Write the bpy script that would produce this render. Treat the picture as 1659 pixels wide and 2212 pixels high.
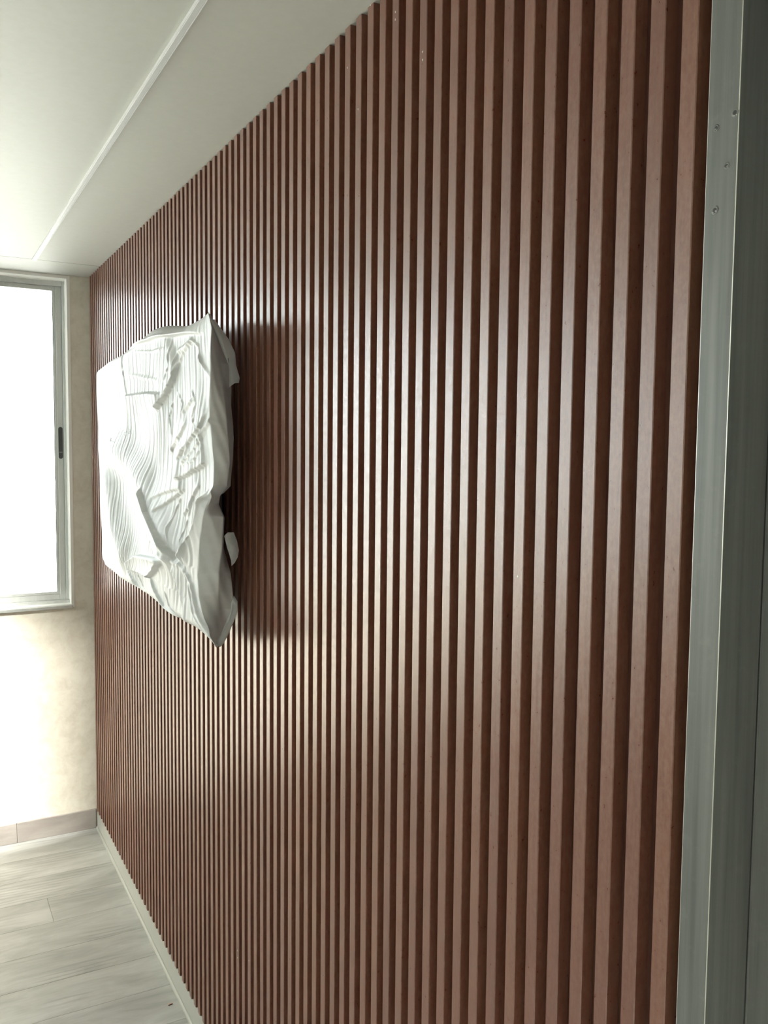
import bpy, bmesh, math, random
import numpy as np
from mathutils import Vector, Matrix

for o in list(bpy.data.objects): bpy.data.objects.remove(o, do_unlink=True)
scene = bpy.context.scene
COL = scene.collection

# ------------------------------------------------------------------ camera
CAM_X, CAM_H = -0.6371, 1.6059
YAW, PITCH, ROLL, FPX = 0.497584, -0.0712639, 0.0097831, 1866.284
cd = bpy.data.cameras.new('camera'); cam = bpy.data.objects.new('camera', cd); COL.objects.link(cam)
cd.sensor_fit = 'HORIZONTAL'; cd.sensor_width = 36.0; cd.lens = 36.0*FPX/1659.0
cd.clip_start = 0.02; cd.clip_end = 500
fw = Vector((math.sin(YAW)*math.cos(PITCH), math.cos(YAW)*math.cos(PITCH), math.sin(PITCH)))
rt = Vector((math.cos(YAW), -math.sin(YAW), 0)); up = rt.cross(fw)
r2 = math.cos(ROLL)*rt+math.sin(ROLL)*up; u2 = -math.sin(ROLL)*rt+math.cos(ROLL)*up
M = Matrix((r2, u2, -fw)).transposed().to_4x4(); M.translation = (CAM_X, 0, CAM_H)
cam.matrix_world = M
scene.camera = cam

# ------------------------------------------------------------------ world, sun, exposure
SKY = 9.0
SUN = 100.0
w = bpy.data.worlds.new('overcast'); scene.world = w; w.use_nodes = True
bg = w.node_tree.nodes['Background']; bg.inputs[0].default_value = (0.93, 0.98, 1.0, 1); bg.inputs[1].default_value = SKY
sd = bpy.data.lights.new('sun', 'SUN'); sun = bpy.data.objects.new('sun', sd); COL.objects.link(sun)
sd.energy = SUN; sd.angle = math.radians(8); sd.color = (1, .95, .89)
sun.rotation_euler = Vector((1.0, 0.41, -0.46)).to_track_quat('-Z', 'Y').to_euler()   # hazy sun, comes in by the left window and washes the far wall below the window
sun.location = (-8, 0, 8)
scene.view_settings.view_transform = 'Standard'; scene.view_settings.look = 'None'
scene.view_settings.gamma = 1.0; scene.view_settings.use_curve_mapping = False
scene.view_settings.exposure = 0.27

# ------------------------------------------------------------------ dimensions (metres); slat faces lie in x = 0
L, H, ZS = 3.7037, 2.2925, 0.0825
P, Y0, SW, SDEP = 0.04, 0.5827, 0.0197, 0.0165
WALLX = 0.022
XL, YB = -3.0, -1.7
WX0, WX1, WZ0, WZ1 = -2.75, -0.0845, 0.962, 2.279      # window opening
DY0, DY1 = -0.36, 0.568                                # door rough opening in the right wall
random.seed(3)

# ------------------------------------------------------------------ materials
def new_mat(name):
    m = bpy.data.materials.new(name); m.use_nodes = True
    nt = m.node_tree; return m, nt, nt.nodes['Principled BSDF']
def N(nt, t, **k):
    n = nt.nodes.new(t)
    for a, b in k.items(): setattr(n, a, b)
    return n
def coords(nt, scale=(1, 1, 1), kind='Object'):
    tc = N(nt, 'ShaderNodeTexCoord'); mp = N(nt, 'ShaderNodeMapping'); mp.inputs['Scale'].default_value = scale
    nt.links.new(tc.outputs[kind], mp.inputs[0]); return mp.outputs[0]
def world_coords(nt, scale=(1, 1, 1)):
    g = N(nt, 'ShaderNodeNewGeometry'); mp = N(nt, 'ShaderNodeMapping'); mp.inputs['Scale'].default_value = scale
    nt.links.new(g.outputs['Position'], mp.inputs[0]); return mp.outputs[0]
def noise(nt, vec, scale, detail=4, rough=.55, dist=0):
    n = N(nt, 'ShaderNodeTexNoise'); n.inputs['Scale'].default_value = scale; n.inputs['Detail'].default_value = detail
    n.inputs['Roughness'].default_value = rough; n.inputs['Distortion'].default_value = dist
    nt.links.new(vec, n.inputs['Vector']); return n.outputs['Fac']
def ramp(nt, fac, stops):
    r = N(nt, 'ShaderNodeValToRGB'); e = r.color_ramp.elements
    while len(e) < len(stops): e.new(.5)
    for i, (p, c) in enumerate(stops): e[i].position = p; e[i].color = (*c, 1)
    nt.links.new(fac, r.inputs[0]); return r.outputs[0]
def bump(nt, bs, fac, strength, dist):
    b = N(nt, 'ShaderNodeBump'); b.inputs['Strength'].default_value = strength; b.inputs['Distance'].default_value = dist
    nt.links.new(fac, b.inputs['Height']); nt.links.new(b.outputs[0], bs.inputs['Normal'])
def mixc(nt, fac, a, b, mode='MIX'):
    m = N(nt, 'ShaderNodeMix', data_type='RGBA', blend_type=mode)
    for s, v in ((m.inputs[0], fac), (m.inputs[6], a), (m.inputs[7], b)):
        if hasattr(v, 'links') or hasattr(v, 'is_output'): nt.links.new(v, s)
        elif isinstance(v, tuple): s.default_value = (*v, 1)
        else: s.default_value = v
    return m.outputs[2]
def maprange(nt, v, a, b, c, d):
    m = N(nt, 'ShaderNodeMapRange'); nt.links.new(v, m.inputs[0])
    for i, x in enumerate((a, b, c, d)): m.inputs[i+1].default_value = x
    return m.outputs[0]

def plain(name, col, rough=.5, metal=0., spec=.5):
    m, nt, b = new_mat(name); b.inputs['Base Color'].default_value = (*col, 1)
    b.inputs['Roughness'].default_value = rough; b.inputs['Metallic'].default_value = metal
    b.inputs['Specular IOR Level'].default_value = spec; return m

def mat_slat():
    m, nt, b = new_mat('brown_composite_wood')
    v = world_coords(nt, (1, 1, .05)); g = noise(nt, v, 260, 5, .6)
    v2 = world_coords(nt, (1, 1, .6)); sp = noise(nt, v2, 170, 3, .7)
    v3 = world_coords(nt, (1, 1, .5)); big = noise(nt, v3, 9, 3, .5)
    c = ramp(nt, g, [(.3, (.135, .046, .027)), (.7, (.192, .072, .043))])
    c = mixc(nt, maprange(nt, sp, .42, .68, 0, .6), c, (.23, .115, .082))
    c = mixc(nt, maprange(nt, big, .4, .7, 0, .3), c, (.14, .055, .036))
    oi = N(nt, 'ShaderNodeObjectInfo'); hs = N(nt, 'ShaderNodeHueSaturation')
    nt.links.new(maprange(nt, oi.outputs['Random'], 0, 1, .497, .503), hs.inputs['Hue'])
    nt.links.new(maprange(nt, oi.outputs['Random'], 0, 1, .92, 1.08), hs.inputs['Value'])
    nt.links.new(c, hs.inputs['Color']); nt.links.new(hs.outputs[0], b.inputs['Base Color'])
    nt.links.new(maprange(nt, sp, .3, .7, .27, .46), b.inputs['Roughness'])
    b.inputs['Specular IOR Level'].default_value = 1.0
    bump(nt, b, sp, .25, .0006)
    return m
def mat_backing():
    m, nt, b = new_mat('brown_groove_board'); g = noise(nt, world_coords(nt, (1, 1, .05)), 200, 4)
    nt.links.new(ramp(nt, g, [(.3, (.075, .027, .018)), (.7, (.105, .04, .026))]), b.inputs['Base Color']); b.inputs['Roughness'].default_value = .5
    return m
def mat_wallpaper():
    m, nt, b = new_mat('mottled_beige_wallpaper'); v = world_coords(nt)
    a = noise(nt, v, 22, 6, .65, .4); s = noise(nt, v, 90, 4, .7)
    c = ramp(nt, a, [(.36, (.63, .59, .50)), (.62, (.72, .69, .60))])
    c = mixc(nt, maprange(nt, s, .5, .75, 0, .3), c, (.76, .73, .64))
    nt.links.new(c, b.inputs['Base Color']); b.inputs['Roughness'].default_value = .75
    bump(nt, b, s, .25, .001); return m
def mat_ceiling():
    m, nt, b = new_mat('off_white_ceiling_paint'); a = noise(nt, world_coords(nt), 60, 3)
    nt.links.new(ramp(nt, a, [(.3, (.47, .48, .44)), (.7, (.49, .50, .46))]), b.inputs['Base Color'])
    b.inputs['Roughness'].default_value = .55; bump(nt, b, noise(nt, world_coords(nt), 14, 3), .08, .004); return m
def mat_plank(name, lo, hi, figure):
    m, nt, b = new_mat(name)
    oi = N(nt, 'ShaderNodeObjectInfo')
    tc = N(nt, 'ShaderNodeTexCoord'); add = N(nt, 'ShaderNodeVectorMath', operation='ADD')
    sc = N(nt, 'ShaderNodeVectorMath', operation='SCALE'); cmb = N(nt, 'ShaderNodeCombineXYZ')
    for i in range(3): nt.links.new(oi.outputs['Random'], cmb.inputs[i])
    nt.links.new(cmb.outputs[0], sc.inputs[0]); sc.inputs['Scale'].default_value = 37
    nt.links.new(tc.outputs['Object'], add.inputs[0]); nt.links.new(sc.outputs[0], add.inputs[1])
    mp = N(nt, 'ShaderNodeMapping'); mp.inputs['Scale'].default_value = (2.2, 7, 7); nt.links.new(add.outputs[0], mp.inputs[0])
    a = noise(nt, mp.outputs[0], 1.6, 7, .62, .6)
    mp2 = N(nt, 'ShaderNodeMapping'); mp2.inputs['Scale'].default_value = (4, 40, 40); nt.links.new(add.outputs[0], mp2.inputs[0])
    f = noise(nt, mp2.outputs[0], 2.2, 5, .7, .3)
    wv = N(nt, 'ShaderNodeTexWave', wave_type='RINGS', rings_direction='Z'); wv.inputs['Scale'].default_value = 1.3
    wv.inputs['Distortion'].default_value = 5; wv.inputs['Detail'].default_value = 3; wv.inputs['Detail Scale'].default_value = 1.2
    mp3 = N(nt, 'ShaderNodeMapping'); mp3.inputs['Scale'].default_value = (2.2, 12, 12); nt.links.new(add.outputs[0], mp3.inputs[0]); nt.links.new(mp3.outputs[0], wv.inputs[0])
    c = ramp(nt, a, [(.3, lo), (.68, hi)])
    c = mixc(nt, maprange(nt, f, .45, .75, 0, .22), c, tuple(x*.8 for x in lo))
    msk = N(nt, 'ShaderNodeMath', operation='MULTIPLY'); nt.links.new(maprange(nt, wv.outputs['Fac'], .55, .95, 0, figure), msk.inputs[0])
    nt.links.new(maprange(nt, noise(nt, mp.outputs[0], .9, 2), .52, .62, 0, 1), msk.inputs[1])
    c = mixc(nt, msk.outputs[0], c, tuple(x*.62 for x in lo))
    hs = N(nt, 'ShaderNodeHueSaturation'); nt.links.new(maprange(nt, oi.outputs['Random'], 0, 1, .93, 1.06), hs.inputs['Value']); nt.links.new(c, hs.inputs['Color'])
    nt.links.new(hs.outputs[0], b.inputs['Base Color']); b.inputs['Roughness'].default_value = .42
    bump(nt, b, f, .1, .0006); return m
def mat_steel():
    m, nt, b = new_mat('grey_painted_steel')
    s = noise(nt, world_coords(nt, (1, 1, .03)), 90, 4, .6); k = noise(nt, world_coords(nt), 45, 5, .7)
    c = ramp(nt, s, [(.32, (.115, .123, .114)), (.68, (.18, .188, .175))])
    c = mixc(nt, maprange(nt, k, .55, .8, 0, .35), c, (.26, .27, .24))
    nt.links.new(c, b.inputs['Base Color']); b.inputs['Metallic'].default_value = .25
    nt.links.new(maprange(nt, k, .3, .7, .42, .56), b.inputs['Roughness']); bump(nt, b, k, .08, .001); return m
def mat_alu():
    m, nt, b = new_mat('satin_aluminium'); s = noise(nt, world_coords(nt, (1, 1, .05)), 60, 3)
    nt.links.new(ramp(nt, s, [(.3, (.50, .52, .50)), (.7, (.56, .58, .56))]), b.inputs['Base Color'])
    b.inputs['Metallic'].default_value = .3; b.inputs['Roughness'].default_value = .45; return m
def mat_foam():
    m, nt, b = new_mat('white_packing_foam'); out = nt.nodes['Material Output']
    k = noise(nt, coords(nt), 60, 5, .6)
    nt.links.new(ramp(nt, k, [(.3, (.63, .65, .655)), (.7, (.70, .715, .715))]), b.inputs['Base Color'])
    b.inputs['Roughness'].default_value = .5; bump(nt, b, k, .12, .002)
    t = N(nt, 'ShaderNodeBsdfTranslucent'); t.inputs[0].default_value = (.8, .82, .82, 1)
    mx = N(nt, 'ShaderNodeMixShader'); mx.inputs[0].default_value = .18
    nt.links.new(b.outputs[0], mx.inputs[1]); nt.links.new(t.outputs[0], mx.inputs[2]); nt.links.new(mx.outputs[0], out.inputs[0]); return m
def mat_glass():
    m, nt, b = new_mat('window_glass'); out = nt.nodes['Material Output']; nt.nodes.remove(b)
    t = N(nt, 'ShaderNodeBsdfTransparent'); t.inputs[0].default_value = (.96, .98, .97, 1); g = N(nt, 'ShaderNodeBsdfGlossy'); g.inputs['Roughness'].default_value = 0.0
    f = N(nt, 'ShaderNodeFresnel'); f.inputs[0].default_value = 1.5; mx = N(nt, 'ShaderNodeMixShader')
    nt.links.new(f.outputs[0], mx.inputs[0]); nt.links.new(t.outputs[0], mx.inputs[1]); nt.links.new(g.outputs[0], mx.inputs[2]); nt.links.new(mx.outputs[0], out.inputs[0]); return m

SLAT, BACK, PAPER, CEIL = mat_slat(), mat_backing(), mat_wallpaper(), mat_ceiling()
PLANK = mat_plank('grey_laminate', (.36, .365, .345), (.59, .595, .575), .35)
SKIRT = mat_plank('grey_brown_laminate', (.30, .27, .25), (.43, .39, .36), .3)
STEEL, ALU, FOAM, GLASS = mat_steel(), mat_alu(), mat_foam(), mat_glass()
TRIMW = plain('pale_grey_trim', (.42, .43, .40), .45)
CAULK = plain('white_sealant', (.8, .8, .76), .6)
PLASTER = plain('white_plaster', (.82, .82, .78), .7)
BLACKP = plain('dark_latch_plastic', (.035, .036, .036), .35)
RUBBER_SHADE = plain('gasket_and_hole_shade', (.03, .03, .03), .6)
TVBLK = plain('black_television_plastic', (.012, .013, .018), .3)
BRIGHT = plain('bright_steel_and_glint', (.75, .75, .7), .35, .6)
SUB = plain('floor_screed', (.28, .28, .27), .8)
WHITEM = plain('white_enamel', (.72, .74, .74), .35)
FACADE = plain('pale_facade', (.62, .61, .58), .8)
PANED = plain('facade_window_glass', (.30, .34, .36), .2)
GROUND = plain('pale_paving', (.36, .36, .34), .9)
DOORM = plain('grey_door_paint', (.36, .37, .34), .5)
CHIP = plain('pale_wood_chip', (.62, .42, .34), .7)
CHIPD = plain('dark_veneer', (.12, .05, .035), .6)

# ------------------------------------------------------------------ mesh helpers
def link(name, me, parent=None, loc=(0, 0, 0)):
    o = bpy.data.objects.new(name, me); COL.objects.link(o); o.location = loc
    if parent: o.parent = parent
    return o
def meshof(name, bm, mat, smooth=False):
    bmesh.ops.recalc_face_normals(bm, faces=bm.faces)
    me = bpy.data.meshes.new(name); bm.to_mesh(me); bm.free(); me.materials.append(mat)
    if smooth: me.polygons.foreach_set('use_smooth', [True]*len(me.polygons))
    return me
def add_box(bm, lo, hi, bev=0):
    vs = [bm.verts.new((x, y, z)) for x in (lo[0], hi[0]) for y in (lo[1], hi[1]) for z in (lo[2], hi[2])]
    F = [(0, 1, 3, 2), (4, 6, 7, 5), (0, 4, 5, 1), (2, 3, 7, 6), (0, 2, 6, 4), (1, 5, 7, 3)]
    fs = [bm.faces.new([vs[i] for i in f]) for f in F]
    if bev:
        es = list({e for f in fs for e in f.edges})
        bmesh.ops.bevel(bm, geom=es, offset=bev, segments=1, affect='EDGES')
def box(name, lo, hi, mat, parent=None, bev=0):
    bm = bmesh.new(); add_box(bm, lo, hi, bev); return link(name, meshof(name, bm, mat), parent)
def boxes(name, lst, mat, parent=None, bev=0):
    bm = bmesh.new()
    for lo, hi in lst: add_box(bm, lo, hi, bev)
    return link(name, meshof(name, bm, mat), parent)
def prism_z(bm, poly, z0, z1):
    a = [bm.verts.new((x, y, z0)) for x, y in poly]; b = [bm.verts.new((x, y, z1)) for x, y in poly]; n = len(poly)
    bm.faces.new(a[::-1]); bm.faces.new(b)
    for i in range(n): bm.faces.new((a[i], a[(i+1) % n], b[(i+1) % n], b[i]))
def empty(name, loc=(0, 0, 0)):
    return link(name, None, None, loc)
def tag(o, label, cat, group=None):
    o['label'] = label; o['category'] = cat
    if group: o['group'] = group
    return o
def struct(o): o['kind'] = 'structure'; return o

# ------------------------------------------------------------------ floor: laminate planks on a screed
fl = struct(box('floor', (XL-.15, YB-.15, -.15), (.25, L+.2, -.008), SUB))
PW, PL = .174, 1.22
bm = bmesh.new(); add_box(bm, (0, 0, -.008), (PL-.0008, PW-.0007, 0), .0005); plank_me = meshof('plank', bm, PLANK)
y = L-PW+.0005; row = 0
while y > YB-PW:
    x = WALLX-.002 - [0, .47, .86, .23, .65][row % 5]*PL
    x += PL if x < WALLX-.002 else 0
    x -= PL
    first = True
    spans = []
    if x+PL < WALLX-.003: spans.append((x+PL, WALLX-.002))
    while x > XL-PL: spans.append((x, x+PL)); x -= PL
    for a, b in spans:
        a2 = max(a, XL); yy = max(y, YB); yh = min(y+PW, L)
        if b-a2 < .03 or yh-yy < .01: continue
        if abs((b-a2)-PL) < 1e-6 and abs(yh-yy-PW) < 1e-6: link('plank', plank_me, fl, (a, y, 0))
        else:
            bm = bmesh.new(); add_box(bm, (0, 0, -.008), (b-a2-.0012, yh-yy-.001, 0), .0008); link('plank', meshof('plank', bm, PLANK), fl, (a2, yy, 0))
    y -= PW; row += 1

# ------------------------------------------------------------------ walls
def wall_with_hole(name, mat, make, a0, a1, z0, z1, h):    # four blocks round an opening
    lst = [(a0, h[0], z0, z1), (h[1], a1, z0, z1), (h[0], h[1], z0, h[2]), (h[0], h[1], h[3], z1)]
    bm = bmesh.new()
    for b0, b1, c0, c1 in lst:
        if b1-b0 > 1e-4 and c1-c0 > 1e-4: add_box(bm, *make(b0, b1, c0, c1))
    return struct(link(name, meshof(name, bm, mat)))
wall_with_hole('wall_far', PAPER, lambda a, b, c, d: ((a, L, c), (b, L+.2, d)), XL-.15, .25, -.008, H+.1, (WX0-.012, WX1+.012, WZ0-.012, WZ1+.012))
wall_with_hole('wall_right', PAPER, lambda a, b, c, d: ((WALLX, a, c), (.25, b, d)), YB-.15, L, -.008, H+.1, (DY0, DY1, -.008, 2.08))
LY0, LY1, LZ0, LZ1 = 2.60, 3.55, 1.15, 2.25
bm = bmesh.new()
for b0, b1, c0, c1 in ((YB-.15, -1.45, 0, 9), (-1.45, -.75, 0, 1.0), (-1.45, -.75, 2.1, 9), (-.75, LY0, 0, 9), (LY0, LY1, 0, LZ0), (LY0, LY1, LZ1, 9), (LY1, L, 0, 9)):
    add_box(bm, (XL-.15, b0, max(c0, -.008)), (XL, b1, min(c1, H+.1)))
struct(link('wall_left', meshof('wall_left', bm, PAPER)))
struct(box('wall_back', (XL, YB-.15, -.008), (WALLX, YB, H+.1), PAPER))
# ceiling, with the narrow slot across it near the window
CY = 3.455
struct(boxes('ceiling', [((XL-.15, YB-.15, H), (.25, CY-.003, H+.15)), ((XL-.15, CY+.001, H), (.25, L+.2, H+.15)), ((XL-.15, CY-.003, H+.004), (.25, CY+.001, H+.15))], CEIL))
# plaster lining of the window reveal
rv = .115
struct(boxes('trim_1', [((WX1, L-.001, WZ0), (WX1+.012, L+rv, WZ1)), ((WX0-.012, L-.001, WZ0), (WX0, L+rv, WZ1)),
       ((WX0-.012, L-.001, WZ1), (WX1+.012, L+rv, WZ1+.012)), ((WX0-.012, L-.001, WZ0-.012), (WX1+.012, L+rv, WZ0))], PLASTER))

# ------------------------------------------------------------------ baseboards
bb = struct(empty('baseboard_far', (0, L, 0)))
joints = [XL, -2.74, -1.53, -.3089, 0.0]
for a, b in zip(joints[:-1], joints[1:]):
    bm = bmesh.new(); add_box(bm, (0, -.009, .0005), (b-a-.001, 0, ZS), .001); link('skirting_board', meshof('skirting_board', bm, SKIRT), bb, (a, 0, 0))
br = struct(empty('baseboard_right', (WALLX, 0, 0)))
box('skirting_strip', (-.018, DY1+.012, .0005), (0, L-.0095, ZS-.001), TRIMW, br, .001)
bm = bmesh.new(); prism_pts = [(-.0245, .0003), (-.0185, .0003), (-.0185, .010), (-.0205, .0095), (-.0232, .006)]
a = [bm.verts.new((x, DY1+.012, z)) for x, z in prism_pts]; b = [bm.verts.new((x, L-.012, z)) for x, z in prism_pts]
bm.faces.new(a); bm.faces.new(b[::-1])
for i in range(5): bm.faces.new((a[i], b[i], b[(i+1) % 5], a[(i+1) % 5]))
link('sealant_bead', meshof('sealant_bead', bm, TRIMW), br)
for s, (n0, n1) in (('left', ((XL, YB, .0005), (XL+.009, L-.01, ZS))), ('back', ((XL+.01, YB, .0005), (0, YB+.009, ZS)))):
    struct(box('baseboard_'+s, n0, n1, SKIRT, None, .001))

# ------------------------------------------------------------------ slatted cladding on the right wall
clad = tag(empty('slatted_cladding', (0, Y0, ZS)), 'reddish brown vertical wooden slat cladding covering the whole wall from skirting to ceiling', 'wall cladding')
ztop = H-.0008
bm = bmesh.new()
bv = .0009
prof = [(0, bv), (bv, 0), (SDEP, 0), (SDEP, SW), (bv, SW), (0, SW-bv)]
prism_z(bm, prof, 0, ztop-ZS)
slat_me = meshof('slat', bm, SLAT)
K = 78
for k in range(K):
    ln = L-(Y0+k*P)
    link('slat', slat_me, clad, (0, k*P, 0))
npan = 20
for i in range(npan):       # backing boards, four slats each
    y0 = (Y0 + (i*4)*P - .0125) if i else DY1+.0005; y1 = min(Y0+((i+1)*4)*P-.0130, L-.0005)
    box('backing_board', (SDEP, y0-Y0, 0), (WALLX-.0005, y1-Y0, ztop-ZS), BACK, clad)
def speck(yy, zz, r=.0011):
    bm = bmesh.new(); n = 7; c = [bm.verts.new((-.0003, r*math.cos(t*2*math.pi/n)*random.uniform(.6, 1.1), 1.6*r*math.sin(t*2*math.pi/n)*random.uniform(.7, 1.2))) for t in range(n)]
    d = [bm.verts.new((0.0002, v.co.y*1.1, v.co.z*1.1)) for v in c]; bm.faces.new(c)
    for i in range(n): bm.faces.new((c[i], d[i], d[(i+1) % n], c[(i+1) % n]))
    link('filler_spot', meshof('filler_spot', bm, CAULK), clad, (0, yy-Y0, zz-ZS))
SPECKS = [(1.2327, 2.2922), (1.1527, 2.2476), (1.1527, 2.237), (1.3127, 2.228), (1.0727, 2.1604), (1.0727, 2.1497), (1.2727, 2.1491), (1.8727, 0.4139), (1.7927, 0.4499), (1.8727, 0.4309), (0.8327, 1.4554), (2.0727, 1.7182)]
for yy, zz in SPECKS: speck(yy, zz)

# ------------------------------------------------------------------ steel door frame at the near end
fr = struct(empty('door_1', (0, DY1, 0)))
def framepart(name, poly, z0, z1, mat):
    bm = bmesh.new(); prism_z(bm, [(x, y-DY1) for x, y in poly], z0, z1); return link(name, meshof(name, bm, mat), fr)
r = .0012; YI = .534
# near jamb: face, rounded bright arris, reveal, step, stop
poly = [(0.0, DY1-.0006), (0.0006, DY1), (WALLX+.02, DY1), (WALLX+.02, DY1-.004), (.005, DY1-.004)]
jamb = [(0.0008, DY1), (0, DY1-.0008), (0, YI+r), (r*.3, YI+r*.3), (r, YI), (.0545, YI), (.0552, YI+.0012), (.0562, YI+.0012), (.0570, YI-.0006), (.058, YI-.001), (.064, YI-.0225), (.066, YI-.024), (.125, YI-.024), (.125, DY1)]
framepart('door_jamb', jamb, 0.0002, 2.075, STEEL)
far = [(x, DY0+DY1-y) for x, y in jamb][::-1]
framepart('door_jamb', far, 0.0002, 2.075, STEEL)
box('door_head', (0, DY0+.036-DY1, 2.04), (.125, YI-.001-DY1, 2.075), STEEL, fr, .001)
# arris lines: light caught by the bevels, put in as bright strips
def arris(x, y, w=.0007): framepart('edge_glint', [(x-w*.5, y-w*.5), (x+w*.5, y-w*.5), (x+w*.5, y+w*.5), (x-w*.5, y+w*.5)], .001, 2.04, BRIGHT)
arris(.0003, YI+.0003); arris(.0004, DY1-.0004, .0005)
framepart('gasket', [(.0550, YI+.0010), (.0562, YI+.0010), (.0562, YI-.0002), (.0550, YI-.0002)], .001, 2.04, RUBBER_SHADE)
leaf = box('door_leaf', (.070, DY0+.06-DY1, .006), (.112, YI-.0265-DY1, 2.036), DOORM, fr, .001)
HOLES = [(0.5381, 1.9029, 0.0021), (0.5577, 1.8958, 0.0018), (0.5449, 1.8596, 0.0017), (0.556, 1.8237, 0.0022)]
for hy, hz, hr in HOLES:
    bm = bmesh.new(); n = 12; rings = []
    for rr, xx in ((hr*1.9, -.0001), (hr*1.35, -.0006), (hr, -.0004), (hr*.8, .0)):
        rings.append([bm.verts.new((xx*random.uniform(.7, 1.3), rr*math.cos(t*2*math.pi/n)*random.uniform(.93, 1.07), rr*math.sin(t*2*math.pi/n)*random.uniform(.93, 1.07))) for t in range(n)])
    for q in range(3):
        for i in range(n): bm.faces.new((rings[q][i], rings[q][(i+1) % n], rings[q+1][(i+1) % n], rings[q+1][i]))
    h = link('screw_hole', meshof('screw_hole', bm, STEEL, True), fr, (0, hy-DY1, hz))
    bm = bmesh.new(); bm.faces.new([bm.verts.new((-.00035, hr*.98*math.cos(t*2*math.pi/n), hr*.98*math.sin(t*2*math.pi/n))) for t in range(n)])
    link('hole_shade', meshof('hole_shade', bm, RUBBER_SHADE), h)  # hole is not cut; black disc puts its inner shade into colour
    bm = bmesh.new()
    for _ in range(3):
        by, bz = random.uniform(-1.3, .6)*hr, -random.uniform(.5, 1.6)*hr; add_box(bm, (-.0009, by, bz), (-.0002, by+.0006, bz+.0006))
    bo = link('metal_burr', meshof('metal_burr', bm, BRIGHT), h); bo['kind'] = 'stuff'

# ------------------------------------------------------------------ window
wn = struct(empty('window_1', (0, L, WZ0)))
def wbox(name, lo, hi, mat=ALU, parent=wn, bev=.0008):
    return box(name, (lo[0], lo[1]-L, lo[2]-WZ0), (hi[0], hi[1]-L, hi[2]-WZ0), mat, parent, bev)
FY = L+.055       # front of the outer frame
wbox('outer_frame', (WX1-.010, FY, WZ0+.012), (WX1, FY+.075, WZ1))
wbox('outer_frame', (WX0, FY, WZ0+.012), (WX0+.012, FY+.075, WZ1))
wbox('outer_frame', (WX0+.013, FY, WZ1-.022), (WX1-.0105, FY+.075, WZ1))
wbox('sill_rail', (WX0, FY-.012, WZ0-.000), (WX1, FY+.075, WZ0+.011))
wbox('sill_lip', (WX0, L-.012, WZ0-.0145), (WX1+.004, L-.0015, WZ0-.003))
n_s = 3; wtot = (WX1-.0105)-(WX0+.0125); sw = wtot/n_s
for i in range(n_s):
    xr = WX1-.0108-i*sw; xl = xr-sw+.0004; fy = FY+.014 + (.027 if i % 2 else 0)
    s = link('sash', None, wn, (0, 0, 0))
    zb, zt = WZ0+.0115, WZ1-.0225
    st = .0225
    wbox('stile', (xr-st, fy, zb), (xr, fy+.024, zt), ALU, s)
    wbox('stile', (xl, fy, zb), (xl+st, fy+.024, zt), ALU, s)
    wbox('top_rail', (xl+st+.0005, fy+.002, zt-.018), (xr-st-.0005, fy+.022, zt), ALU, s)
    wbox('bottom_rail', (xl+st+.0005, fy+.002, zb), (xr-st-.0005, fy+.022, zb+.022), ALU, s)
    wbox('glazing_bead', (xr-st-.0095, fy+.005, zb+.022), (xr-st, fy+.020, zt-.018), ALU, s)
    wbox('glazing_bead', (xl+st, fy+.005, zb+.022), (xl+st+.0095, fy+.020, zt-.018), ALU, s)
    wbox('gasket', (xr-st-.0115, fy+.008, zb+.022), (xr-st-.0096, fy+.012, zt-.018), RUBBER_SHADE, s, 0)
    wbox('bottom_bead', (xl+st+.0096, fy+.005, zb+.0225), (xr-st-.0096, fy+.020, zb+.033), ALU, s)
    wbox('glass_pane', (xl+st+.004, fy+.0135, zb+.018), (xr-st-.004, fy+.0175, zt-.014), GLASS, s, 0)
    if i in (0, 2):
        # recessed finger latch: pill shaped
        cx = (xr-st/2) if i == 0 else (xl+st/2)
        def pill(hw, hh, y0, y1, mat, nm):
            bm = bmesh.new(); pts = []
            for t in range(9): a = math.pi*t/8; pts.append((hw*math.cos(a), hh-hw+hw*math.sin(a)))
            for t in range(9): a = math.pi+math.pi*t/8; pts.append((hw*math.cos(a), -hh+hw+hw*math.sin(a)))
            f0 = [bm.verts.new((x, y0, z)) for x, z in pts]; f1 = [bm.verts.new((x, y1, z)) for x, z in pts]
            bm.faces.new(f0); bm.faces.new(f1[::-1])
            for j in range(18): bm.faces.new((f0[j], f1[j], f1[(j+1) % 18], f0[(j+1) % 18]))
            return link(nm, meshof(nm, bm, mat), s, (cx, fy-L, 1.6235-WZ0))
        pill(.0098, .067, -.0006, .0005, ALU, 'latch_surround')
        pill(.0085, .0655, -.0010, -.0004, BLACKP, 'finger_latch')
        pill(.0035, .004, -.0022, -.0009, BLACKP, 'latch_screw').location.z += .058
        pill(.0035, .004, -.0022, -.0009, BLACKP, 'latch_screw').location.z -= .057
        wbox('latch_slider', (cx-.006, fy-.0026, 1.583), (cx+.006, fy-.0009, 1.587), plain('latch_grey', (.18, .18, .18), .4), s, 0)
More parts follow.
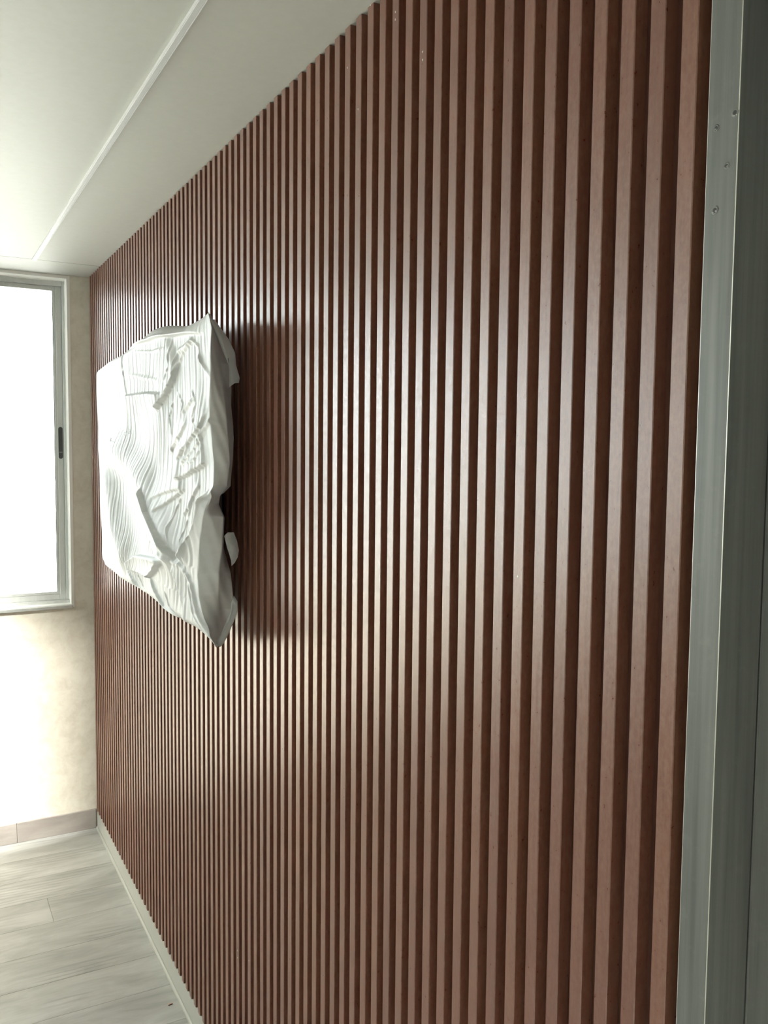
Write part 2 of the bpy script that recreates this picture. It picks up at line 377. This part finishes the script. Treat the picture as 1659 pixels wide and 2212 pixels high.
# ragged sealant between reveal and frame
bm = bmesh.new(); random.seed(8)
z = WZ0+.015; prev = None
while z < WZ1:
    wdt = random.uniform(.0006, .003); ring = [bm.verts.new((WX1-x, FY-L-yy, z-WZ0)) for x, yy in ((0, 0), (0, .002), (wdt*.6, .0018), (wdt, 0))]
    if prev:
        for j in range(4): bm.faces.new((prev[j], prev[(j+1) % 4], ring[(j+1) % 4], ring[j]))
    else: bm.faces.new(ring)
    prev = ring; z += random.uniform(.012, .04)
bm.faces.new(prev[::-1])
link('sealant_bead', meshof('sealant_bead', bm, CAULK), wn)
bm = bmesh.new(); x = WX1-.002; prev = None
while x > WX0:
    wdt = random.uniform(.0008, .004); ring = [bm.verts.new((x, FY-L-yy, WZ1-WZ0-zz)) for zz, yy in ((0, 0), (0, .002), (wdt*.6, .0018), (wdt, 0))]
    if prev:
        for j in range(4): bm.faces.new((prev[j], prev[(j+1) % 4], ring[(j+1) % 4], ring[j]))
    else: bm.faces.new(ring)
    prev = ring; x -= random.uniform(.012, .05)
bm.faces.new(prev[::-1])
link('sealant_bead', meshof('sealant_bead', bm, CAULK), wn)

# second window, in the left wall just outside the frame: it lights the slats, the far wall and the floor
def side_window(nm, a, b, c, d):
  w2 = struct(empty(nm, (XL-.09, a, c)))
  hh = d-c; ww = b-a
  for lo, hi in (((0, 0, 0), (.06, .035, hh)), ((0, ww-.035, 0), (.06, ww, hh)), ((0, .0355, 0), (.06, ww-.0355, .035)), ((0, .0355, hh-.035), (.06, ww-.0355, hh))):
      box('outer_frame', lo, hi, ALU, w2, .001)
  for k in range(2):
      ya = .036+k*(ww/2-.036); yb = ya+ww/2-.0365; xx = .008+.024*k; s = link('sash', None, w2)
      for lo, hi in (((xx, ya, .036), (xx+.02, ya+.03, hh-.036)), ((xx, yb-.03, .036), (xx+.02, yb, hh-.036)), ((xx, ya+.0305, .036), (xx+.02, yb-.0305, .066)), ((xx, ya+.0305, hh-.066), (xx+.02, yb-.0305, hh-.036))):
          box('stile', lo, hi, ALU, s, .001)
      box('glass_pane', (xx+.008, ya+.028, .063), (xx+.012, yb-.028, hh-.063), GLASS, s)
side_window('window_2', LY0, LY1, LZ0, LZ1)
side_window('fill_window', -1.45, -.75, 1.0, 2.1)  # unseen window, added as fill light for the door reveal from behind

# ------------------------------------------------------------------ ceiling track
tr = tag(empty('ceiling_track', (-.234, 1.5, H)), 'slim white metal track strip running along the ceiling beside the slat wall', 'ceiling track')
box('track_body', (-.0050, YB+.02-1.5, -.0072), (.0045, CY-1.5-.01, -.0002), plain('grey_white_track', (.56, .58, .58), .4), tr, .0005)
box('side_flange', (-.0062, YB+.02-1.5, -.0069), (-.0052, CY-1.5-.01, -.0002), WHITEM, tr)
box('side_flange', (.0048, YB+.02-1.5, -.0085), (.0058, CY-1.5-.01, -.0002), WHITEM, tr)
box('end_cap', (-.0062, CY-1.5-.0098, -.0080), (.0058, CY-1.5-.0075, -.0002), WHITEM, tr)

# ------------------------------------------------------------------ television and its foam bag
tv = tag(empty('television', (-.08, 2.335, 1.54)), 'flat black television wrapped in white foam on the slat wall, only its rear edge showing', 'television')
def tbox(name, lo, hi, mat=TVBLK, bev=.003): return box(name, (lo[0]+.08, lo[1]-2.335, lo[2]-1.54), (hi[0]+.08, hi[1]-2.335, hi[2]-1.54), mat, tv, bev)
tbox('screen', (-.0935, 1.80, 1.235), (-.089, 2.90, 1.855))
tbox('bezel', (-.0885, 1.795, 1.228), (-.068, 2.905, 1.862))
tbox('rear_housing', (-.0675, 1.835, 1.27), (-.040, 2.80, 1.66), TVBLK, .006)
mt = tag(box('wall_bracket', (-.0395, 2.20, 1.40), (-.0003, 2.50, 1.70), TVBLK, None, .002), 'black steel wall bracket behind the wrapped television on the slats', 'bracket')

TOP=[(2.95, 1.8725), (2.7853, 1.8849), (2.6008, 1.8885), (2.4314, 1.8974), (2.3118, 1.9016), (2.2213, 1.9123), (2.1511, 1.9084), (2.0636, 1.8967), (1.9821, 1.8879), (1.9059, 1.8827), (1.8347, 1.8807), (1.7744, 1.8816)]
BOTTOM=[(2.8898, 1.222), (2.8598, 1.2091), (2.7074, 1.2028), (2.3683, 1.212), (2.1526, 1.1999), (2.0421, 1.1994), (1.9256, 1.199), (1.82, 1.202), (1.7114, 1.2022)]
LEFT=[(3.0052, 1.8745), (2.9968, 1.7194), (2.9692, 1.469), (2.9494, 1.2467), (2.936, 1.2111)]
SIDE=[
(1.8664, 1.726, 1.817, 1.8807, 1.9188, 1.8966),
(1.8331, 1.7017, 1.7853, 1.845, 1.8399, 1.8537),
(1.7777, 1.718, 1.761, 1.7832, 1.7784, 1.7867),
(1.7296, 1.7219, 1.7492, 1.7328, 1.794, 1.737),
(1.6944, 1.7287, 1.7253, 1.6955, 1.7974, 1.6997),
(1.6266, 1.7141, 1.7022, 1.6271, 1.7857, 1.6283),
(1.5753, 1.7024, 1.6997, 1.5754, 1.7954, 1.5736),
(1.5303, 1.703, 1.724, 1.5291, 1.8052, 1.5253),
(1.5092, 1.7127, 1.7706, 1.5056, 1.8732, 1.4997),
(1.4918, 1.7192, 1.7772, 1.4875, 1.8801, 1.4806),
(1.4649, 1.7355, 1.743, 1.4634, 1.8441, 1.455),
(1.3977, 1.7726, 1.7499, 1.3984, 1.8546, 1.3858),
(1.3409, 1.8007, 1.7726, 1.3425, 1.8068, 1.3358),
(1.2949, 1.7947, 1.7764, 1.2951, 1.7916, 1.2901),
(1.2663, 1.7683, 1.7736, 1.2625, 1.7825, 1.258),
(1.2408, 1.7294, 1.774, 1.2294, 1.8079, 1.2198),
(1.2087, 1.6859, 1.7713, 1.1877, 1.8603, 1.1658)]
CREASES=[
('ridge', 0.024, 0.06, [(2.7707, 1.5507), (2.6979, 1.481), (2.6187, 1.3701), (2.4655, 1.2738)]),
('ridge', 0.026, 0.055, [(2.7925, 1.6235), (2.4188, 1.5762), (2.2294, 1.5101), (2.1368, 1.4476), (2.0197, 1.3922), (1.9198, 1.3484)]),
('step', 0.018, 0.09, [(1.9198, 1.3484), (2.0197, 1.3922), (2.1368, 1.4476), (2.2294, 1.5101)]),
('step', 0.016, 0.035, [(1.7329, 1.5233), (1.7878, 1.4392), (1.865, 1.381), (1.8923, 1.3517)]),
('ridge', 0.006, 0.006, [(1.7388, 1.5161), (1.7999, 1.449), (1.8518, 1.3898), (1.8992, 1.349)]),
('ridge', 0.006, 0.007, [(2.1047, 1.4252), (2.0664, 1.3756), (1.9764, 1.3534), (1.9061, 1.3463)]),
('step', 0.014, 0.06, [(1.9551, 1.3403), (1.9208, 1.3063), (1.8919, 1.2535), (1.889, 1.2066)]),
('ridge', 0.006, 0.007, [(1.8992, 1.349), (1.8532, 1.3231), (1.8033, 1.2681), (1.7376, 1.226), (1.6864, 1.2116)]),
('step', 0.018, 0.04, [(2.0062, 1.3421), (2.3307, 1.3175), (2.459, 1.2736)]),
('step', 0.012, 0.035, [(2.459, 1.2736), (2.2028, 1.2793), (2.0062, 1.3413)]),
('ridge', 0.007, 0.005, [(2.2028, 1.2793), (2.169, 1.2549), (2.0874, 1.2173), (1.9804, 1.2054)]),
('ridge', 0.006, 0.006, [(2.4549, 1.2703), (2.3741, 1.2297), (2.2968, 1.2139)]),
('step', 0.008, 0.05, [(2.566, 1.8815), (2.4345, 1.8873), (2.1299, 1.8765), (1.8805, 1.8582), (1.7335, 1.8415)]),
('ridge', 0.005, 0.004, [(2.4345, 1.8873), (2.1299, 1.8753), (1.8805, 1.8579)]),
('step', 0.012, 0.15, [(2.1364, 1.6946), (2.0553, 1.7274), (1.9868, 1.7621), (1.9472, 1.8025)]),
('step', 0.012, 0.07, [(2.0475, 1.7309), (2.2201, 1.7426), (2.5392, 1.7512)]),
('ridge', 0.004, 0.005, [(1.9644, 1.7908), (1.9082, 1.8193), (1.8358, 1.838)]),
('ridge', 0.004, 0.005, [(1.9785, 1.7995), (1.9635, 1.8246), (1.8812, 1.8312), (1.8421, 1.8379)]),
('ridge', 0.003, 0.004, [(1.7931, 1.805), (1.7695, 1.7822), (1.7292, 1.7552)]),
('step', 0.005, 0.05, [(2.029, 1.5892), (1.9911, 1.6127), (1.9264, 1.6352), (1.8691, 1.6681)]),
('step', 0.006, 0.05, [(1.956, 1.5765), (1.8598, 1.6163), (1.7839, 1.6477), (1.7302, 1.691)]),
('ridge', 0.005, 0.005, [(1.7967, 1.6162), (1.7601, 1.6438), (1.7023, 1.6714)]),
('ridge', 0.004, 0.004, [(1.9115, 1.6833), (1.8579, 1.7032), (1.8321, 1.7128)]),
('ridge', 0.004, 0.005, [(1.9274, 1.5977), (1.86, 1.609), (1.9006, 1.5756), (1.8605, 1.5872)]),
('step', 0.008, 0.07, [(1.9714, 1.5352), (1.8613, 1.5506), (1.7854, 1.5669), (1.732, 1.5811)]),
('step', 0.005, 0.07, [(2.1524, 1.4799), (2.0625, 1.5009), (1.972, 1.5128), (1.9019, 1.5189)]),
('step', 0.006, 0.07, [(2.1203, 1.4479), (2.0019, 1.49), (1.8885, 1.5184)]),
('step', 0.005, 0.06, [(1.931, 1.4539), (1.8761, 1.4764), (1.8365, 1.5043), (1.7861, 1.5334)]),
('ridge', 0.004, 0.005, [(1.7872, 1.4713), (1.7603, 1.4948), (1.7022, 1.5247)]),
('ridge', 0.003, 0.004, [(2.5544, 1.8852), (2.5679, 1.8483), (2.5254, 1.7977), (2.5059, 1.7496)]),
('ridge', 0.003, 0.006, [(2.4917, 1.8118), (2.291, 1.7887), (2.0854, 1.7647)]),
('step', 0.006, 0.02, [(2.6764, 1.2182), (2.523, 1.2205), (2.3544, 1.2257)]),
('ridge', 0.003, 0.004, [(2.8034, 1.4606), (2.8063, 1.4181), (2.7814, 1.3882)]),
('ridge', 0.0025, 0.003, [(1.8548, 1.8429), (1.7929, 1.8188), (1.7813, 1.7901), (1.7407, 1.7561)]),
('ridge', 0.0025, 0.003, [(2.0217, 1.8301), (2.0079, 1.7943), (2.0543, 1.7587)]),
('ridge', 0.002, 0.003, [(1.9659, 1.7381), (1.911, 1.7054), (1.9256, 1.6688)]),
('ridge', 0.0025, 0.003, [(1.8444, 1.7313), (1.8074, 1.701), (1.8329, 1.6736), (1.7961, 1.6479)]),
('ridge', 0.0025, 0.003, [(1.9881, 1.7164), (2.0263, 1.6792), (1.9977, 1.6359)]),
('ridge', 0.0025, 0.003, [(1.7425, 1.6435), (1.7845, 1.6161), (1.8474, 1.5909), (1.9143, 1.5678)]),
('ridge', 0.0025, 0.003, [(1.7607, 1.6091), (1.8097, 1.5806), (1.9007, 1.5681)]),
('ridge', 0.0025, 0.003, [(1.9298, 1.5033), (1.9732, 1.4703), (2.0039, 1.4212), (1.9757, 1.3769)]),
('ridge', 0.0025, 0.003, [(1.8494, 1.5), (1.8901, 1.4494), (1.9324, 1.4005), (1.9195, 1.3599)]),
('ridge', 0.003, 0.003, [(2.0699, 1.2652), (2.0398, 1.2292), (1.9803, 1.2114)]),
('ridge', 0.003, 0.004, [(1.8404, 1.3174), (1.7911, 1.2593), (1.7203, 1.2223)]),
('ridge', 0.0025, 0.003, [(1.8667, 1.3063), (1.829, 1.2455), (1.7556, 1.2118)]),
('ridge', 0.002, 0.003, [(2.3722, 1.2714), (2.315, 1.2337), (2.2056, 1.2063)]),
('ridge', 0.002, 0.003, [(2.4047, 1.8663), (2.1813, 1.8452), (2.0517, 1.8407)])]
POCKET=(2.461, 1.2767)
KNOT=(1.9033, 1.3485)
FLAP_TOP=[(-0.1042, 1.735, 1.8752), (-0.0869, 1.735, 1.8617), (-0.0615, 1.735, 1.8298), (-0.0486, 1.735, 1.8033), (-0.0467, 1.735, 1.7796), (-0.0388, 1.735, 1.7525), (-0.0408, 1.735, 1.7428), (-0.0498, 1.735, 1.7415), (-0.0618, 1.735, 1.7324), (-0.0518, 1.735, 1.7528), (-0.0636, 1.735, 1.7787), (-0.0783, 1.735, 1.8136), (-0.0908, 1.735, 1.8409), (-0.1004, 1.735, 1.8635)]
FLAP_MID=[(-0.0689, 1.75, 1.4227), (-0.0608, 1.75, 1.4303), (-0.0476, 1.75, 1.4298), (-0.0405, 1.75, 1.4118), (-0.0364, 1.75, 1.3918), (-0.0385, 1.75, 1.3771), (-0.0457, 1.75, 1.3646), (-0.0529, 1.75, 1.3581), (-0.0539, 1.75, 1.371), (-0.0619, 1.75, 1.396)]
FLAP_LOW=[(-0.0993, 1.72, 1.2028), (-0.0884, 1.72, 1.1939), (-0.0794, 1.72, 1.2018), (-0.0683, 1.72, 1.2223), (-0.0552, 1.72, 1.2525), (-0.0495, 1.72, 1.2697), (-0.05, 1.72, 1.2874), (-0.0581, 1.72, 1.3007), (-0.0631, 1.72, 1.2874), (-0.0642, 1.72, 1.2699), (-0.0753, 1.72, 1.2445), (-0.0873, 1.72, 1.2192)]
MARKS=[((2.5534, 1.6586), (2.5446, 1.6532)), ((2.5352, 1.6597), (2.5266, 1.6543)), ((2.4962, 1.6431), (2.4742, 1.6493)), ((2.479, 1.641), (2.453, 1.6463)), ((2.4526, 1.6537), (2.4274, 1.656)), ((2.4487, 1.649), (2.4234, 1.6514)), ((2.4405, 1.6443), (2.4154, 1.6472)), ((2.6272, 1.6347), (2.6159, 1.6238)), ((2.6109, 1.6267), (2.5578, 1.6197))]

def smooth(a, n):
    for _ in range(n): a = (np.concatenate([a[:, :1], a[:, :-1]], 1)+a*2+np.concatenate([a[:, 1:], a[:, -1:]], 1))/4
    return a
def build_bag():
    nF, nS1, nS2, nT, nV = 520, 40, 34, 10, 300
    t = np.linspace(0, 1, nV); t = .5-.5*np.cos(np.pi*t); t = .55*t+.45*np.linspace(0, 1, nV)
    TOPa, BOTa, LEFa, SD = (np.array(q) for q in (TOP, BOTTOM, LEFT, SIDE))
    SD = SD[::-1]                                    # bottom to top
    tt = (SD[:, 0]-SD[0, 0])/(SD[-1, 0]-SD[0, 0])
    ti = lambda c: np.interp(t, tt, SD[:, c])
    p2y, p3y, p3z, p4y, p4z, p2z = ti(1), ti(2), ti(3), ti(4), ti(5), ti(0)
    # soften the side tables a little
    zl = 1.2111+(1.8745-1.2111)*t
    ly = np.interp(zl, LEFa[::-1, 1], LEFa[::-1, 0])
    s = np.linspace(0, 1, nF)[None, :]
    Y = ly[:, None]+(p2y-ly)[:, None]*s
    zt = np.interp(Y, TOPa[::-1, 0], TOPa[::-1, 1]); zb = np.interp(Y, BOTa[::-1, 0], BOTa[::-1, 1])
    zt = np.where(Y < 1.7744, 1.8816, zt)
    Z = zb+(zt-zb)*t[:, None]
    e = np.minimum(Z-zb, zt-Z)
    X = np.full_like(Y, 0)-.1075+.002*np.sin((1-s)*2.2)
    R_ = .028
    q = np.clip(1-e/R_, 0, 1); X += .055*(1-np.sqrt(np.clip(1-q*q, 0, 1)))*np.clip((Y-p2y[:, None])/.22, 0, 1)
    eL = (ly[:, None]-Y); q = np.clip(1-eL/.05, 0, 1); X += .060*(1-np.sqrt(np.clip(1-q*q, 0, 1)))
    # ---- folds of the front sheet
    D = np.zeros_like(Y); Q = np.stack([-Y, Z], -1)
    for kind, h, wd, pts in CREASES:
        pp = np.array([(-a, b) for a, b in pts]); best = np.full(Y.shape, 1e9); sg = np.zeros_like(Y); par = np.zeros_like(Y)
        seg = np.linalg.norm(np.diff(pp, axis=0), axis=1); tot = seg.sum(); acc = 0
        for i in range(len(pp)-1):
            a, b = pp[i], pp[i+1]; d = b-a; l2 = d@d
            u = np.clip(((Q-a)@d)/l2, 0, 1); c = a+u[..., None]*d; v = Q-c; dist = np.hypot(v[..., 0], v[..., 1])
            m = dist < best; best = np.where(m, dist, best); cr = d[0]*(Q[..., 1]-a[1])-d[1]*(Q[..., 0]-a[0])
            sg = np.where(m, np.sign(cr), sg); par = np.where(m, (acc+u*seg[i])/tot, par); acc += seg[i]
        tap = np.clip(np.minimum(par, 1-par)/.15, 0, 1); tap = tap*tap*(3-2*tap)
        if kind == 'ridge': D += h*FOLD*np.exp(-(best/(wd*.95))**2)*(.35+.65*tap)
        else:
            side = np.where(sg > 0, np.exp(-best/wd), np.exp(-(best/.0035)**2)); D += h*FOLD*side*tap
    # ---- fine pleats
    py, pz = POCKET; ky, kz = KNOT
    def squeeze(Yv, c, zc, wz, wy, lo, zr):
        f = lo+(1-lo)*np.clip(np.abs(Z-zc)/zr, 0, 1)**.8; f = np.where(Z < zc, np.maximum(f, lo+.15), f)
        k = 1-(1-f)*np.exp(-((Yv-c)/wy)**2); return c+(Yv-c)/k
    Yw = squeeze(Y, py, pz, .3, .33, .38, .36); Yw = squeeze(Yw, ky, kz, .2, .10, .45, .16)
    Yw = Yw+.006*np.sin(Z*31+Y*9)+.012*np.sin(Z*9.+1)
    wob = .5+.5*np.sin(Y*17+3*np.sin(Z*7))*np.sin(Z*11+2)
    amp = .0009*(.35+.65*wob)*np.clip(e/.05, 0, 1)*np.clip((2.72-Y)/.12, 0, 1)*np.clip((Y-p2y[:, None])/.03, 0, 1)
    D += amp*np.sin(Yw*2*np.pi/.021) + .5*amp*np.sin(Yw*2*np.pi/.0135+1)
    # broad crumple
    D += .0022*np.sin(Y*23+Z*14)*np.sin(Z*19-Y*6+1)*np.clip(e/.04, 0, 1)
    X = X-np.clip(D, -.004, .045)
    # ---- near side and back lip
    def seg(xa, ya, za, xb, yb, zb_, n, bulge):
        u = np.linspace(0, 1, n+1)[None, 1:]; b = bulge*np.sin(u*np.pi)
        return xa[:, None]+(xb-xa)[:, None]*u, ya[:, None]+(yb-ya)[:, None]*u-b, za[:, None]+(zb_-za)[:, None]*u
    ex = X[:, -1]; ez = Z[:, -1]
    one = np.ones(nV)
    x1, y1, z1 = seg(ex, p2y, ez, -.072*one, p3y, p3z, nS1, .004)
    x2, y2, z2 = seg(-.072*one, p3y, p3z, -.035*one, p4y, p4z, nS2, -.004)
    mid = (p4z.min()+p4z.max())/2
    x3, y3, z3 = seg(-.035*one, p4y, p4z, -.031*one, p4y+.10, mid+(p4z-mid)*.97, nT, 0)
    # left return
    x0 = np.stack([-.040*one, -.040*one, X[:, 0]+.004], 1); y0 = np.stack([ly-.06, ly-.01, ly+.002], 1); z0 = np.stack([Z[:, 0]]*3, 1)
    XX = np.concatenate([x0, X, x1, x2, x3], 1); YY = np.concatenate([y0, Y, y1, y2, y3], 1); ZZ = np.concatenate([z0, Z, z1, z2, z3], 1)
    i0 = 3+nF-14; sl = slice(i0, None)
    for A in (XX, YY, ZZ): A[:, sl] = smooth(A[:, sl], 5)
    sid = slice(3+nF, 3+nF+nS1+nS2)
    uu = np.linspace(0, 1, nS1+nS2)[None, :]
    XX[:, sid] -= .0012*np.sin(uu*9+t[:, None]*14); YY[:, sid] -= .0022*np.sin(t[:, None]*23+uu*4)*np.sin(uu*3.1)+.0009*np.sin(t[:, None]*61+uu*17)
    # top and bottom return rows closing towards the back
    def cap(i, dz):
        k = np.clip((YY[i]-1.80)/.22, 0, 1); return XX[i]+(np.maximum(XX[i], -.036)-XX[i])*k, YY[i], ZZ[i]+dz
    xt, yt, zt_ = cap(-1, -.006); xb, yb, zb2 = cap(0, .006)
    XX = np.vstack([xb, XX, xt]); YY = np.vstack([yb, YY, yt]); ZZ = np.vstack([zb2, ZZ, zt_])
    XX = np.minimum(XX, -.0285)
    nr, nc = XX.shape
    co = np.stack([XX, YY, ZZ], -1).reshape(-1, 3)
    idx = np.arange(nr*nc).reshape(nr, nc)
    f = np.stack([idx[:-1, :-1], idx[:-1, 1:], idx[1:, 1:], idx[1:, :-1]], -1).reshape(-1, 4)
    me = bpy.data.meshes.new('foam_sheet'); me.vertices.add(len(co)); me.vertices.foreach_set('co', (co-np.array([-.1, 2.3, 1.54])).ravel())
    me.loops.add(f.size); me.loops.foreach_set('vertex_index', f.ravel().astype(np.int32))
    me.polygons.add(len(f)); me.polygons.foreach_set('loop_start', np.arange(0, f.size, 4, dtype=np.int32)); me.polygons.foreach_set('loop_total', np.full(len(f), 4, dtype=np.int32))
    me.polygons.foreach_set('use_smooth', np.ones(len(f), dtype=bool)); me.update(calc_edges=True); me.validate()
    me.materials.append(FOAM)
    return me, (X, Y, Z)
FOLD = 1.2
bag = tag(empty('foam_bag', (-.1, 2.3, 1.54)), 'crumpled white packing foam bag wrapped over the television on the slat wall', 'packaging')
bag_me, GRID = build_bag()
link('foam_sheet', bag_me, bag)
def flap(pts, cup):
    c = sum((Vector(p) for p in pts), Vector())/len(pts)
    bm = bmesh.new(); n = len(pts); rings = []
    for k, f in enumerate((1, .8, .55, .3, .1)):
        ring = []
        for p in pts:
            q = c+(Vector(p)-c)*f; q.y -= cup*(1-f*f)*(1+.5*math.sin(q.z*90)); ring.append(bm.verts.new(q-Vector((-.1, 2.3, 1.54))))
        rings.append(ring)
    for k in range(4):
        for i in range(n): bm.faces.new((rings[k][i], rings[k][(i+1) % n], rings[k+1][(i+1) % n], rings[k+1][i]))
    bm.faces.new(rings[-1])
    bmesh.ops.solidify(bm, geom=bm.faces[:], thickness=.0008)
    return link('loose_flap', meshof('loose_flap', bm, FOAM, True), bag)
flap(FLAP_TOP, .006); flap(FLAP_MID, .006); flap(FLAP_LOW, .004)
# small unreadable grey print strokes on the foam
GX, GY, GZ = GRID
inkm = plain('pale_grey_ink', (.30, .31, .31), .6)
def onbag(y, z):
    i = np.argmin((GY-y)**2+(GZ-z)**2); i = np.unravel_index(i, GY.shape); return GX[i]-.0006
for (ya, za), (yb, zb) in MARKS:
    bm = bmesh.new()
    xa, xb = onbag(ya, za), onbag(yb, zb); hw = .0018
    bm.faces.new([bm.verts.new((x+.1, y-2.3, z-1.54)) for x, y, z in ((xa, ya-hw*2, za-hw), (xa, ya+hw*2, za+hw), (xb, yb+hw*2, zb+hw), (xb, yb-hw*2, zb-hw))])
    link('print_stroke', meshof('print_stroke', bm, inkm), bag)

# ------------------------------------------------------------------ chip of veneer on the floor
ch = tag(empty('wood_offcut', (-.0260, 2.392, 0)), 'tiny sliver of slat wood lying on the grey floor by the skirting', 'offcut')
ch.rotation_euler.z = .25
box('wood_core', (-.0075, -.0025, .0004), (.0055, .002, .0022), CHIP, ch, .0004)
box('dark_veneer', (-.0078, -.0034, .0004), (.0045, -.0026, .0026), CHIPD, ch, .0002)

# ------------------------------------------------------------------ outside: ground far below and pale houses
gz = -11.0
g = box('ground_outside', (-220, 8, gz-.5), (220, 400, gz), GROUND); struct(g)
random.seed(21)
def house(x, y, wx, dy, h, lab):
    b = tag(empty('apartment_building', (x, y, gz)), lab, 'building', 'buildings outside the window')
    box('building_walls', (-wx/2, 0, 0), (wx/2, dy, h), FACADE, b)
    box('roof_parapet', (-wx/2-.15, -.15, h), (wx/2+.15, dy+.15, h+.5), FACADE, b)
    bmw = bmesh.new(); add_box(bmw, (-.55, -.10, -.7), (.55, -.01, .7)); wf = meshof('window', bmw, FACADE)
    bmw = bmesh.new(); add_box(bmw, (-.45, -.13, -.6), (.45, -.101, .6)); wp = meshof('pane', bmw, PANED)
    nx = int(wx//2.4)
    for fl_ in range(int(h//3)):
        for i in range(nx):
            if (i+fl_) % 2 == 0: box('wall_vent', (-wx/2+(i+.12)*wx/nx, -.09, .9+fl_*3), (-wx/2+(i+.12)*wx/nx+.16, -.005, 1.1+fl_*3), BLACKP, b)
            o = link('window', wf, b, (-wx/2+(i+.5)*wx/nx, 0, 1.7+fl_*3)); link('pane', wp, o)
house(2.0, 52, 5.2, 10, 9.0, 'pale low apartment block outside the window, nearer and lower than the other')
house(10.0, 66, 9.0, 12, 10.5, 'pale taller apartment block further off, showing at the right side of the window')
